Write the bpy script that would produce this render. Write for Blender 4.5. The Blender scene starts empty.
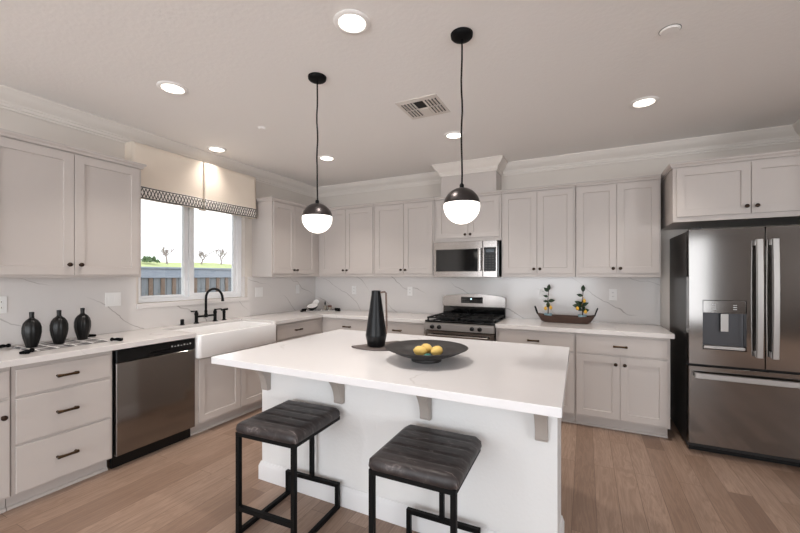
import bpy, bmesh, math, random
from mathutils import Vector, Matrix, Euler
random.seed(7)
S = bpy.context.scene
COL = S.collection
PI = math.pi

# ------------------------------------------------------------------ camera
cam_d = bpy.data.cameras.new('camera')
cam = bpy.data.objects.new('camera', cam_d); COL.objects.link(cam)
cam.location = (3.6533, -4.4764, 1.4098)
cam.rotation_euler = (PI/2, 0, 0.4612)
cam_d.sensor_width = 36; cam_d.lens = 373.08/800*36
cam_d.shift_y = 8.72/800
cam_d.clip_start = .05
S.camera = cam

# ------------------------------------------------------------------ world, daylight and added fill, exposure
S.view_settings.view_transform = 'Standard'; S.view_settings.look = 'None'
S.view_settings.gamma = 1; S.view_settings.use_curve_mapping = False
S.view_settings.exposure = 0.42
W = bpy.data.worlds.new('sky'); S.world = W; W.use_nodes = True
bg = W.node_tree.nodes['Background']
bg.inputs['Color'].default_value = (.93, .965, 1, 1); bg.inputs['Strength'].default_value = 1.7

def area(name, loc, rot, sx, sy, power, col, portal=False):
    d = bpy.data.lights.new(name, 'AREA'); d.shape = 'RECTANGLE'; d.size = sx; d.size_y = sy
    d.energy = power; d.color = col
    if portal: d.cycles.is_portal = True
    o = bpy.data.objects.new(name, d); COL.objects.link(o); o.location = loc; o.rotation_euler = rot
    return o
area('rear_fill_light', (2.3, -8.45, 1.2), (PI/2, 0, 0), 3.2, 2.3, 90, (.90, .95, 1))  # added fill light at an assumed, unseen opening behind the camera
area('fridge_reflection_light', (5.85, -8.45, 1.3), (PI/2, 0, 0), .9, 2.0, 9, (.90, .95, 1))  # added panel, unseen, for the bright band reflected in the fridge
area('side_fill_light', (8.55, -6.6, 1.6), (0, PI/2, 0), 1.5, 2.6, 98, (.93, .965, 1))  # added fill from the unseen right side, to light the left cabinets
area('kitchen_window_portal', (-.14, -1.89, 1.70), (0, -PI/2, 0), 1.1, 1.18, 1, (1, 1, 1), True)

# ------------------------------------------------------------------ materials
def lin(c):
    c = c/255
    return c/12.92 if c <= .04045 else ((c+.055)/1.055)**2.4
def rgb(r, g, b): return (lin(r), lin(g), lin(b), 1)
class NT:
    def __init__(s, m): s.t = m.node_tree; s.n = s.t.nodes; s.l = s.t.links
    def new(s, typ, **kw):
        n = s.n.new(typ)
        for k, v in kw.items(): setattr(n, k, v)
        return n
    def link(s, a, b): s.l.new(a, b)
    def math(s, op, a, b=None, c=None, clamp=False):
        n = s.n.new('ShaderNodeMath'); n.operation = op; n.use_clamp = clamp
        for i, v in enumerate((a, b, c)):
            if v is None: continue
            if isinstance(v, (int, float)): n.inputs[i].default_value = v
            else: s.link(v, n.inputs[i])
        return n.outputs[0]
    def mix(s, f, a, b, typ='MIX'):
        n = s.n.new('ShaderNodeMix'); n.data_type = 'RGBA'; n.blend_type = typ
        for k, v in ((0, f), (6, a), (7, b)):
            if isinstance(v, (int, float)): n.inputs[k].default_value = v
            elif isinstance(v, tuple): n.inputs[k].default_value = v
            else: s.link(v, n.inputs[k])
        return n.outputs[2]
    def noise(s, vec, scale, detail=2, rough=.5, dist=0):
        n = s.n.new('ShaderNodeTexNoise'); n.inputs['Scale'].default_value = scale
        n.inputs['Detail'].default_value = detail; n.inputs['Roughness'].default_value = rough
        n.inputs['Distortion'].default_value = dist
        if vec is not None: s.link(vec, n.inputs['Vector'])
        return n.outputs['Fac']
    def mapping(s, vec, scale=(1, 1, 1), rot=(0, 0, 0), loc=(0, 0, 0)):
        n = s.n.new('ShaderNodeMapping'); s.link(vec, n.inputs[0])
        n.inputs['Scale'].default_value = scale; n.inputs['Rotation'].default_value = rot; n.inputs['Location'].default_value = loc
        return n.outputs[0]
    def ramp(s, f, stops):
        n = s.n.new('ShaderNodeValToRGB'); s.link(f, n.inputs[0]); e = n.color_ramp.elements
        while len(e) < len(stops): e.new(.5)
        for i, (p, c) in enumerate(stops): e[i].position = p; e[i].color = c
        return n.outputs[0]
def mat(name, col, rough=.5, metal=0, bump=0, bscale=60, vary=0, vscale=4, spec=None, coat=0):
    m = bpy.data.materials.new(name); m.use_nodes = True; t = NT(m)
    b = t.n['Principled BSDF']; b.inputs['Base Color'].default_value = col
    b.inputs['Roughness'].default_value = rough; b.inputs['Metallic'].default_value = metal
    if spec is not None: b.inputs['Specular IOR Level'].default_value = spec
    if coat: b.inputs['Coat Weight'].default_value = coat
    co = t.new('ShaderNodeTexCoord').outputs['Object']
    if vary:
        f = t.noise(co, vscale, 4)
        c2 = tuple(min(1, c*(1+vary)) for c in col[:3])+(1,); c1 = tuple(c*(1-vary) for c in col[:3])+(1,)
        t.link(t.mix(f, c1, c2), b.inputs['Base Color'])
    if bump:
        bn = t.new('ShaderNodeBump'); bn.inputs['Strength'].default_value = bump; bn.inputs['Distance'].default_value = .004
        t.link(t.noise(co, bscale, 3), bn.inputs['Height']); t.link(bn.outputs[0], b.inputs['Normal'])
    return m
def emit(name, col, strength):
    m = bpy.data.materials.new(name); m.use_nodes = True; b = m.node_tree.nodes['Principled BSDF']
    b.inputs['Base Color'].default_value = col
    b.inputs['Emission Color'].default_value = col; b.inputs['Emission Strength'].default_value = strength
    return m
M = {}
M['wall'] = mat('wall_paint', rgb(214, 206, 198), .7, bump=.12, bscale=90)
M['reflectdark'] = mat('unseen_wall_dark_taupe', rgb(98, 89, 83), .7)  # unseen front and right walls, darkened so the fridge reflects a dim room
M['ceil'] = mat('ceiling_paint', rgb(246, 243, 240), .8, bump=.35, bscale=38)
M['trim'] = mat('trim_paint', rgb(226, 219, 212), .45)
M['cab'] = mat('cabinet_paint', rgb(193, 185, 180), .42)
M['corbel'] = mat('corbel_darker', rgb(164, 155, 148), .5)  # corbels a tone darker than the cabinets
M['basewhite'] = mat('island_baseboard_paint', rgb(224, 223, 224), .5)
M['frost'] = mat('white_vinyl', rgb(247, 248, 250), .35)
M['bronze'] = mat('oil_rubbed_bronze', rgb(58, 46, 38), .32, .85)
M['pullbronze'] = mat('worn_bronze', rgb(72, 56, 40), .3, .9)
M['blackmetal'] = mat('black_metal', rgb(9, 9, 10), .55, 0, spec=.15)
M['blackmatte'] = mat('black_matte', rgb(12, 12, 12), .36, spec=.35)
M['blackgloss'] = mat('black_gloss', rgb(8, 8, 9), .08)
M['blackplastic'] = mat('black_plastic', rgb(11, 11, 12), .35, spec=.3)
M['castiron'] = mat('cast_iron', rgb(14, 14, 15), .5, bump=.2, spec=.3)
M['gunmetal'] = mat('gunmetal', rgb(74, 70, 70), .33, .9)
M['fireclay'] = mat('white_fireclay', rgb(240, 238, 237), .12)
M['plate'] = mat('outlet_plastic', rgb(238, 236, 234), .4)
M['slot'] = mat('slot_dark', rgb(60, 58, 56), .6)
M['casegrey'] = mat('appliance_case', rgb(44, 42, 42), .35, .3)
M['stone'] = mat('grey_brown_stone', rgb(104, 94, 91), .6, vary=.12, vscale=30)
M['lemon'] = mat('lemon_skin', rgb(238, 203, 116), .5, bump=.3, bscale=160, vary=.08)
M['kumquat'] = mat('small_lemon_skin', rgb(228, 176, 62), .45)
M['leaf'] = mat('leaf_green', rgb(28, 52, 26), .45, vary=.3, vscale=20)
M['stem'] = mat('stem_brown', rgb(60, 46, 32), .7)
M['teal'] = mat('pale_blue_pot', rgb(150, 180, 190), .5)
M['tealleaf'] = mat('teal_leaf', rgb(40, 120, 110), .5)
M['fringe'] = mat('black_thread', rgb(8, 8, 9), .9, spec=.1)
M['white'] = mat('white_glaze', rgb(242, 240, 238), .3)
M['copper'] = mat('handle_clay', rgb(98, 78, 69), .5)
M['glassbrown'] = mat('amber_glass', rgb(90, 40, 34), .15)
M['cleargl'] = mat('smoky_glass', rgb(150, 142, 130), .15)
M['button'] = mat('pale_print', rgb(190, 190, 190), .5)
M['globe'] = emit('opal_glass', (1, .95, .89, 1), 1.6)
M['led'] = emit('led_lens', (1, .93, .84, 1), 4.0)
M['clock'] = emit('clock_digits', (.7, .95, 1, 1), 1.2)
M['dirt'] = mat('dirt', rgb(120, 115, 90), .9, vary=.2)
M['grass'] = mat('field_grass', rgb(176, 186, 130), .9, vary=.2, vscale=2)
M['bark'] = mat('grey_bark', rgb(150, 138, 136), .9)
M['bush'] = mat('bush_green', rgb(84, 110, 70), .8, vary=.4, vscale=8)

def stainless(name, col, rough, horiz=True):
    m = mat(name, col, rough, 1); t = NT(m); b = t.n['Principled BSDF']
    co = t.new('ShaderNodeTexCoord').outputs['Object']
    v = t.mapping(co, (2, 2, 260) if horiz else (260, 260, 2))
    f = t.noise(v, 3, 2)
    t.link(t.math('MULTIPLY_ADD', f, .08, rough-.04), b.inputs['Roughness'])
    return m
M['steel'] = stainless('brushed_steel', rgb(140, 136, 133), .11)
M['satin'] = mat('satin_steel', rgb(172, 168, 165), .36, .9)
M['steelbright'] = stainless('bright_steel', rgb(158, 152, 148), .2, False)

def quartz(name, base, veincol, amt, scale, width, seed, per=.62, flat=0):
    m = mat(name, base, .16); t = NT(m); b = t.n['Principled BSDF']
    g = t.new('ShaderNodeNewGeometry').outputs['Position']
    v = t.mapping(g, (1, 1, 1), (.5, .4, .7), (seed, seed*1.7, 0))
    sp = t.new('ShaderNodeSeparateXYZ'); t.link(g, sp.inputs[0])
    u = t.math('ADD', sp.outputs[0], sp.outputs[1])
    q = t.math('ADD', t.math('MULTIPLY', u, .75), t.math('MULTIPLY', sp.outputs[2], 1.25))
    q = t.math('ADD', q, t.math('MULTIPLY', sp.outputs[1], -.5*flat))
    q = t.math('ADD', q, t.math('MULTIPLY', t.noise(v, scale, 2), .75)); q = t.math('ADD', q, t.math('MULTIPLY', t.noise(v, 6, 3), .12))
    d = t.math('MULTIPLY', t.math('ABSOLUTE', t.math('SUBTRACT', t.math('FRACT', t.math('DIVIDE', q, per)), .5)), per)
    line = t.math('SUBTRACT', 1, t.math('DIVIDE', d, width), clamp=True)
    msk = t.math('MULTIPLY', t.math('SUBTRACT', t.noise(v, 1.7, 2), .40), 6, clamp=True)
    vein = t.math('MULTIPLY', t.math('MULTIPLY', line, msk), amt, clamp=True)
    cloud = t.noise(v, 3, 5, .6)
    c0 = t.mix(t.math('MULTIPLY', cloud, .5), base, tuple(x*.93 for x in base[:3])+(1,))
    t.link(t.mix(vein, c0, veincol), b.inputs['Base Color'])
    return m
M['splash'] = quartz('backsplash_quartz', rgb(222, 217, 214), rgb(132, 122, 116), .8, 1.2, .0075, 3.1, .5)
M['counter'] = quartz('counter_quartz', rgb(226, 221, 218), rgb(160, 152, 148), .4, 1.3, .006, 6.4, .8, 1)
M['island'] = quartz('island_quartz', rgb(236, 234, 235), rgb(186, 180, 178), .45, 1.3, .006, 1.3, .9, 1)

def floor_mat():
    m = mat('oak_planks', rgb(160, 130, 110), .38); t = NT(m); b = t.n['Principled BSDF']
    g = t.new('ShaderNodeNewGeometry').outputs['Position']
    v = t.mapping(g, (1, 1, 1), (0, 0, PI/2))
    br = t.new('ShaderNodeTexBrick'); t.link(v, br.inputs['Vector'])
    br.offset = .37; br.offset_frequency = 2; br.squash = 1
    for k, val in (('Scale', 1), ('Mortar Size', .002), ('Mortar Smooth', .2), ('Bias', 0), ('Brick Width', 1.35), ('Row Height', .128)):
        br.inputs[k].default_value = val
    br.inputs['Color1'].default_value = (0, 0, 0, 1); br.inputs['Color2'].default_value = (1, 1, 1, 1); br.inputs['Mortar'].default_value = (.5, .5, .5, 1)
    sep = t.new('ShaderNodeSeparateColor'); t.link(br.outputs['Color'], sep.inputs[0]); rnd = sep.outputs[0]
    off = t.new('ShaderNodeCombineXYZ'); t.link(t.math('MULTIPLY', rnd, 37), off.inputs[0]); t.link(t.math('MULTIPLY', rnd, 11), off.inputs[1])
    add = t.new('ShaderNodeVectorMath', operation='ADD'); t.link(g, add.inputs[0]); t.link(off.outputs[0], add.inputs[1])
    gv = t.mapping(add.outputs[0], (7, .55, 1))
    gr = t.noise(gv, 2.0, 4, .6, 1.4)
    fine = t.noise(t.mapping(add.outputs[0], (26, 1.3, 1)), 3, 3)
    ring = t.math('ABSOLUTE', t.math('SUBTRACT', t.math('FRACT', t.math('MULTIPLY', gr, 7)), .5))
    c = t.ramp(rnd, [(0, rgb(134, 109, 93)), (.35, rgb(165, 138, 119)), (.7, rgb(186, 159, 140)), (1, rgb(150, 124, 106))])
    c = t.mix(t.math('MULTIPLY', ring, .85), c, rgb(112, 88, 74))
    c = t.mix(t.math('MULTIPLY', fine, .5), c, rgb(112, 90, 78))
    c = t.mix(t.math('MULTIPLY', br.outputs['Fac'], .65), c, rgb(98, 76, 62))
    t.link(c, b.inputs['Base Color'])
    t.link(t.math('MULTIPLY_ADD', gr, .14, .34), b.inputs['Roughness'])
    return m
M['floor'] = floor_mat()

def seat_mat():
    m = mat('charcoal_leather', rgb(70, 62, 61), .48); t = NT(m); b = t.n['Principled BSDF']
    co = t.new('ShaderNodeTexCoord').outputs['Object']
    n1 = t.noise(t.mapping(co, (5, 16, 5)), 2.4, 5, .65, .8); n2 = t.noise(co, 60, 3)
    c = t.ramp(n1, [(.32, rgb(26, 21, 22)), (.5, rgb(46, 39, 39)), (.6, rgb(68, 61, 60)), (.68, rgb(122, 114, 112))])
    t.link(t.mix(t.math('MULTIPLY', n2, .35), c, rgb(52, 46, 46)), b.inputs['Base Color'])
    bn = t.new('ShaderNodeBump'); bn.inputs['Strength'].default_value = .25; bn.inputs['Distance'].default_value = .003
    t.link(n2, bn.inputs['Height']); t.link(bn.outputs[0], b.inputs['Normal'])
    return m
M['leather'] = seat_mat()

def fabric_mat():
    m = mat('cream_linen', rgb(234, 221, 206), .9, bump=.2, bscale=300, vary=.05, vscale=6); return m
M['linen'] = fabric_mat()
def lattice_mat(z0, h):
    m = mat('lattice_trim', rgb(230, 222, 214), .85); t = NT(m); b = t.n['Principled BSDF']
    g = t.new('ShaderNodeNewGeometry').outputs['Position']; s = t.new('ShaderNodeSeparateXYZ'); t.link(g, s.inputs[0])
    vn = t.math('DIVIDE', t.math('SUBTRACT', s.outputs[2], z0), h)
    u = t.math('DIVIDE', t.math('ADD', s.outputs[1], 10), .062)
    tri = t.math('ABSOLUTE', t.math('MULTIPLY_ADD', t.math('FRACT', u), 2, -1))
    tri2 = t.math('ABSOLUTE', t.math('MULTIPLY_ADD', t.math('FRACT', t.math('ADD', u, .5)), 2, -1))
    w = t.math('DIVIDE', t.math('SUBTRACT', vn, .14), .72)
    w2 = w
    d1 = t.math('LESS_THAN', t.math('ABSOLUTE', t.math('SUBTRACT', tri, w2)), .13)
    d2 = t.math('LESS_THAN', t.math('ABSOLUTE', t.math('SUBTRACT', tri2, w2)), .13)
    inn = t.math('LESS_THAN', t.math('ABSOLUTE', t.math('SUBTRACT', vn, .5)), .37)
    d1 = t.math('MULTIPLY', d1, inn); d2 = t.math('MULTIPLY', d2, inn)
    bd = t.math('LESS_THAN', t.math('ABSOLUTE', t.math('SUBTRACT', t.math('ABSOLUTE', t.math('SUBTRACT', vn, .5)), .43)), .045)
    f = t.math('MAXIMUM', t.math('MAXIMUM', d1, d2), bd)
    t.link(t.mix(f, rgb(232, 226, 220), rgb(42, 38, 40)), b.inputs['Base Color'])
    return m
M['lattice'] = lattice_mat(2.09, .110)
def plaid_mat():
    m = mat('grey_plaid', rgb(150, 146, 146), .9); t = NT(m); b = t.n['Principled BSDF']
    co = t.new('ShaderNodeTexCoord').outputs['Object']; s = t.new('ShaderNodeSeparateXYZ'); t.link(co, s.inputs[0])
    fx = t.math('FRACT', t.math('DIVIDE', t.math('ADD', s.outputs[0], 5), .10)); fy = t.math('FRACT', t.math('DIVIDE', t.math('ADD', s.outputs[1], 5), .10))
    lx = t.math('LESS_THAN', fx, .16); ly = t.math('LESS_THAN', fy, .16)
    bx = t.math('GREATER_THAN', fx, .6); by = t.math('GREATER_THAN', fy, .6)
    dk = t.math('MULTIPLY', t.math('ADD', bx, by), .5)
    c = t.mix(dk, rgb(150, 146, 146), rgb(62, 60, 62))
    c = t.mix(t.math('MAXIMUM', lx, ly), c, rgb(232, 230, 228))
    t.link(c, b.inputs['Base Color']); return m
M['plaid'] = plaid_mat()
def wood_mat(name, c1, c2, sc, rough=.6):
    m = mat(name, c1, rough); t = NT(m); b = t.n['Principled BSDF']
    co = t.new('ShaderNodeTexCoord').outputs['Object']
    t.link(t.mix(t.noise(t.mapping(co, sc), 3, 5, .6, .5), c1, c2), b.inputs['Base Color']); return m
M['darkwood'] = wood_mat('dark_wood', rgb(48, 32, 26), rgb(96, 70, 58), (3, 20, 20))
M['fence'] = wood_mat('weathered_boards', rgb(88, 92, 98), rgb(146, 152, 158), (1, 14, 1.2), .8)
M['fencecap'] = wood_mat('weathered_rail', rgb(112, 122, 136), rgb(160, 168, 180), (1, 1.5, 14), .8)
def glass_mat():
    m = bpy.data.materials.new('window_glass'); m.use_nodes = True; t = NT(m)
    t.n.remove(t.n['Principled BSDF']); out = t.n['Material Output']
    tr = t.new('ShaderNodeBsdfTransparent'); gl = t.new('ShaderNodeBsdfGlossy'); gl.inputs['Roughness'].default_value = .02
    fr = t.new('ShaderNodeFresnel'); fr.inputs['IOR'].default_value = 1.45; mx = t.new('ShaderNodeMixShader')
    t.link(fr.outputs[0], mx.inputs[0]); t.link(tr.outputs[0], mx.inputs[1]); t.link(gl.outputs[0], mx.inputs[2]); t.link(mx.outputs[0], out.inputs[0])
    return m
M['glass'] = glass_mat()

# ------------------------------------------------------------------ mesh helpers
class MB:
    def __init__(s): s.b = bmesh.new(); s.wn = False
    def box(s, x0, x1, y0, y1, z0, z1, bev=0, seg=2, mtx=None):
        mt = Matrix.Translation(((x0+x1)/2, (y0+y1)/2, (z0+z1)/2)) @ Matrix.Diagonal((abs(x1-x0), abs(y1-y0), abs(z1-z0), 1))
        r = bmesh.ops.create_cube(s.b, size=1, matrix=mt); vs = r['verts']
        if bev:
            s.wn = True
            es = list({e for v in vs for e in v.link_edges})
            rr = bmesh.ops.bevel(s.b, geom=es, offset=bev, segments=seg, profile=.5, affect='EDGES')
            vs = list({v for f in rr['faces'] for v in f.verts} | {v for v in vs if v.is_valid})
        if mtx is not None: bmesh.ops.transform(s.b, matrix=mtx, verts=vs)
        return s
    def lathe(s, prof, c=(0, 0, 0), seg=32, mtx=None, wob=None):
        rings = []; mt = Matrix.Translation(c) if mtx is None else mtx
        for r, z in prof:
            if r < 1e-6: rings.append([s.b.verts.new(mt @ Vector((0, 0, z)))])
            else:
                rr = lambda i: r*(1 + (wob[0]*math.cos(i/seg*2*PI*wob[1]) if wob else 0))
                rings.append([s.b.verts.new(mt @ Vector((rr(i)*math.cos(2*PI*i/seg), rr(i)*math.sin(2*PI*i/seg), z))) for i in range(seg)])
        for a, b in zip(rings, rings[1:]):
            for i in range(seg):
                j = (i+1) % seg
                q = ([a[0]] if len(a) == 1 else [a[i], a[j]]) + ([b[0]] if len(b) == 1 else [b[j], b[i]])
                if len(q) > 2: s.b.faces.new(q)
        if prof[0] == prof[-1]: bmesh.ops.remove_doubles(s.b, verts=rings[0]+rings[-1], dist=1e-6); return s
        for ring, flip in ((rings[0], True), (rings[-1], False)):
            if len(ring) > 1: s.b.faces.new(list(reversed(ring)) if flip else ring)
        return s
    def tube(s, pts, r, seg=10, cap=True):
        pts = [Vector(p) for p in pts]; n = len(pts); rs = r if isinstance(r, (list, tuple)) else [r]*n
        rings = []; up = None
        for i, p in enumerate(pts):
            d = (pts[min(i+1, n-1)]-pts[max(i-1, 0)]).normalized()
            if up is None: up = Vector((0, 0, 1)) if abs(d.z) < .9 else Vector((1, 0, 0))
            a = d.cross(up).normalized(); b = a.cross(d).normalized(); up = b
            rings.append([s.b.verts.new(p + a*rs[i]*math.cos(2*PI*k/seg) + b*rs[i]*math.sin(2*PI*k/seg)) for k in range(seg)])
        for a, b in zip(rings, rings[1:]):
            for k in range(seg): s.b.faces.new([a[k], a[(k+1) % seg], b[(k+1) % seg], b[k]])
        if cap: s.b.faces.new(list(reversed(rings[0]))); s.b.faces.new(rings[-1])
        return s
    def prism(s, poly, lo, hi, axis='z', mtx=None):
        def P(p, h):
            a, b = p
            v = {'z': (a, b, h), 'y': (a, h, b), 'x': (h, a, b)}[axis]
            v = Vector(v); return mtx @ v if mtx is not None else v
        A = [s.b.verts.new(P(p, lo)) for p in poly]; B = [s.b.verts.new(P(p, hi)) for p in poly]; n = len(poly)
        s.b.faces.new(A); s.b.faces.new(list(reversed(B)))
        for i in range(n): s.b.faces.new([A[i], B[i], B[(i+1) % n], A[(i+1) % n]])
        return s
    def sphere(s, c, r, seg=20, scale=(1, 1, 1), mtx=None):
        mt = Matrix.Translation(c) @ (mtx if mtx is not None else Matrix()) @ Matrix.Diagonal((r*scale[0], r*scale[1], r*scale[2], 1))
        bmesh.ops.create_uvsphere(s.b, u_segments=seg, v_segments=max(8, seg//2), radius=1, matrix=mt); return s
    def panel(s, x0, x1, z0, z1, yf, t, inner=None, rec=.009, slope=.004, bev=.0015):
        """slab whose front faces -y at yf; inner=(ix0,ix1,iz0,iz1) is sunk by rec"""
        bm = s.b
        def rect(a, b, c, d, y): return [bm.verts.new((a, y, c)), bm.verts.new((b, y, c)), bm.verts.new((b, y, d)), bm.verts.new((a, y, d))]
        def ring(p, q):
            for i in range(4): bm.faces.new([p[i], p[(i+1) % 4], q[(i+1) % 4], q[i]])
        back = rect(x0, x1, z0, z1, yf+t); side = rect(x0, x1, z0, z1, yf+bev); fr = rect(x0+bev, x1-bev, z0+bev, z1-bev, yf)
        bm.faces.new(list(reversed(back))); ring(back, side); ring(side, fr)
        if inner:
            a, b, c, d = inner
            i1 = rect(a, b, c, d, yf); i2 = rect(a+slope, b-slope, c+slope, d-slope, yf+rec)
            ring(fr, i1); ring(i1, i2); bm.faces.new(i2)
        else: bm.faces.new(fr)
        return s
    def build(s, name, m, parent=None, ang=38, smooth=True, loc=None):
        bmesh.ops.recalc_face_normals(s.b, faces=s.b.faces)
        me = bpy.data.meshes.new(name); s.b.to_mesh(me); s.b.free()
        if smooth:
            for p in me.polygons: p.use_smooth = True
            me.set_sharp_from_angle(angle=math.radians(ang))
        me.materials.append(m if not isinstance(m, str) else M[m])
        o = bpy.data.objects.new(name, me); COL.objects.link(o)
        if s.wn:
            w = o.modifiers.new('normals', 'WEIGHTED_NORMAL'); w.keep_sharp = True
        if parent is not None: o.parent = parent
        if loc: o.location = loc
        return o
def tag(o, label=None, cat=None, group=None, kind=None):
    if label: o['label'] = label
    if cat: o['category'] = cat
    if group: o['group'] = group
    if kind: o['kind'] = kind
    return o
def thing(name, label, cat, loc=(0, 0, 0), rz=0, group=None, kind=None):
    o = bpy.data.objects.new(name, None); COL.objects.link(o); o.location = loc; o.rotation_euler = (0, 0, rz)
    o.empty_display_size = .1
    return tag(o, label, cat, group, kind)
def copy_tree(o, parent=None):
    c = o.copy(); COL.objects.link(c)
    if parent is not None: c.parent = parent
    for ch in list(o.children): copy_tree(ch, c)
    return c
def struct(o): o['kind'] = 'structure'; return o
LEFT = PI/2      # rotation of units standing along the left wall

# ------------------------------------------------------------------ setting
HC = 2.7125; XR = 8.6; YF = -8.5
struct(MB().box(-.15, XR+.15, YF-.15, .15, -.1, 0).build('floor', 'floor'))
struct(MB().box(-.15, XR+.15, YF-.15, .15, HC, HC+.1).build('ceiling', 'ceil'))
struct(MB().box(-.15, XR+.15, 0, .15, 0, HC).build('wall_back', 'wall'))
WY0, WY1, WZ0, WZ1 = -2.49, -1.30, 1.15, 2.28
struct(MB().box(-.15, 0, YF, WY0, 0, HC).box(-.15, 0, WY1, 0, 0, HC).box(-.15, 0, WY0, WY1, 0, WZ0).box(-.15, 0, WY0, WY1, WZ1, HC).build('wall_left', 'wall'))
struct(MB().box(5.34, XR, -1.05, 0, 0, HC).build('wall_alcove', 'wall'))
struct(MB().box(XR, XR+.15, YF, -7.95, 0, HC).box(XR, XR+.15, -5.25, 0, 0, HC).box(XR, XR+.15, -7.95, -5.25, 0, .80).box(XR, XR+.15, -7.95, -5.25, 2.40, HC).build('wall_right', 'reflectdark'))
struct(MB().box(-.15, .65, YF-.15, YF, 0, HC).box(3.95, 5.35, YF-.15, YF, 0, HC).box(6.35, XR+.15, YF-.15, YF, 0, HC).box(.65, 3.95, YF-.15, YF, 2.4, HC).box(5.35, 6.35, YF-.15, YF, 2.35, HC).box(5.35, 6.35, YF-.15, YF, 0, .25).build('wall_front', 'reflectdark'))

# crown moulding swept round the room and the hood chase
def sweep(path, prof, name, m):
    mb = MB(); P = [Vector((p[0], p[1])) for p in path]; n = len(P); rings = []
    def nrm(i): d = (P[i+1]-P[i]).normalized(); return Vector((d.y, -d.x))
    for i in range(n):
        if i == 0: off = nrm(0)
        elif i == n-1: off = nrm(n-2)
        else:
            a, b = nrm(i-1), nrm(i); off = (a+b)/(1+a.dot(b))
        rings.append([mb.b.verts.new((P[i].x+off.x*d, P[i].y+off.y*d, z)) for d, z in prof])
    k = len(prof)
    for a, b in zip(rings, rings[1:]):
        for j in range(k): mb.b.faces.new([a[j], a[(j+1) % k], b[(j+1) % k], b[j]])
    mb.b.faces.new(rings[0]); mb.b.faces.new(list(reversed(rings[-1])))
    return mb.build(name, m, ang=30)
prof = [(.001, HC-.001), (.088, HC-.001), (.088, HC-.014), (.080, HC-.020), (.074, HC-.034), (.060, HC-.055), (.042, HC-.072),
        (.028, HC-.084), (.024, HC-.096), (.018, HC-.098), (.018, HC-.118), (.010, HC-.122), (.010, HC-.136), (.001, HC-.136)]
CX0, CX1, CY = 2.115, 2.765, -.28
struct(sweep([(0, YF), (0, 0), (CX0, 0), (CX0, CY), (CX1, CY), (CX1, 0), (5.34, 0), (5.34, -1.05), (XR, -1.05)], prof, 'trim_1', 'trim'))
struct(MB().box(CX0, CX1, CY, -.001, 2.337, HC-.001, .002).build('trim_2', 'cab'))

# window 1 (slider with white vinyl frame) and what is outside
win = thing('window_1', 'white vinyl sliding window above the farmhouse sink', 'window', (0, 0, 0), kind='structure')
f = MB(); a, b, c, d = WY0+.002, WY1-.002, WZ0+.002, WZ1-.002
for (y0, y1, z0, z1) in ((a, b, c, c+.035), (a, b, d-.035, d), (a, a+.04, c+.035, d-.035), (b-.06, b, c+.035, d-.035)): f.box(-.145, -.055, y0, y1, z0, z1, .003)
f.build('window_frame', 'frost', win)
f = MB().box(-.125, -.075, -2.005, -1.962, c+.035, d-.035, .003)
for (y0, y1, z0, z1) in ((-2.45, -2.005, c+.035, c+.06), (-2.45, -2.005, d-.06, d-.035), (-2.45, -2.42, c+.06, d-.06)): f.box(-.125, -.09, y0, y1, z0, z1, .003)
f.build('sash', 'frost', win)
f = MB().box(-.11, -.06, -1.960, -1.905, c+.035, d-.035, .003)
for (y0, y1, z0, z1) in ((-1.905, -1.362, c+.035, c+.068), (-1.905, -1.362, d-.068, d-.035), (-1.405, -1.362, c+.068, d-.068)): f.box(-.105, -.065, y0, y1, z0, z1, .003)
f.build('sash', 'frost', win)
MB().box(-.059, -.046, -1.945, -1.922, 1.60, 1.68, .004).build('latch', 'frost', win)
MB().box(-.108, -.104, -2.42, -2.005, c+.06, d-.06).build('pane', 'glass', win)
MB().box(-.088, -.084, -1.905, -1.405, c+.068, d-.068).build('pane', 'glass', win)
MB().box(-.05, .03, -2.515, -1.262, 1.105, 1.1495, .003).build('window_sill', 'counter', win)

tag(MB().box(-16, -.3, -14, 22, -.3, -.05).build('yard_ground', 'dirt'), kind='structure')
fn = thing('fence', 'weathered grey board fence with a heavy top rail outside the window', 'fence', (-4, 1.5, 0))
r = MB()
y = -6
while y < 8:
    w = .24 + random.uniform(-.02, .02); r.box(-.012+random.uniform(-.005, .005), .012, y, y+w, -.05, 1.36); y += w+.012
r.build('boards', 'fence', fn)
r = MB(); y = -5.9
while y < 7.8:
    r.box(.0125, .036, y, y+.075, -.05, 1.354); y += .25+random.uniform(-.03, .05)
r.build('battens', wood_mat('brown_batten', rgb(84, 66, 54), rgb(140, 120, 106), (1, 14, 1.2), .8), fn)
MB().box(-.05, .06, -6, 8, 1.355, 1.535, .01).box(-.08, .09, -6, 8, 1.537, 1.575, .006).build('rail', 'fencecap', fn)
hb = MB(); n = 40; rows = []
for i in range(n):
    yy = -14+36*i/(n-1); rows.append([hb.b.verts.new((x, yy, z)) for x, z in ((-7.5, -.06), (-11, 1.2+.1*math.sin(i)), (-15.5, 2.10+.03*math.sin(i*1.3)), (-17, -.06))])
for p, q in zip(rows, rows[1:]):
    for j in range(3): hb.b.faces.new([p[j], p[j+1], q[j+1], q[j]])
struct(hb.build('terrain', 'grass'))
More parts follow.
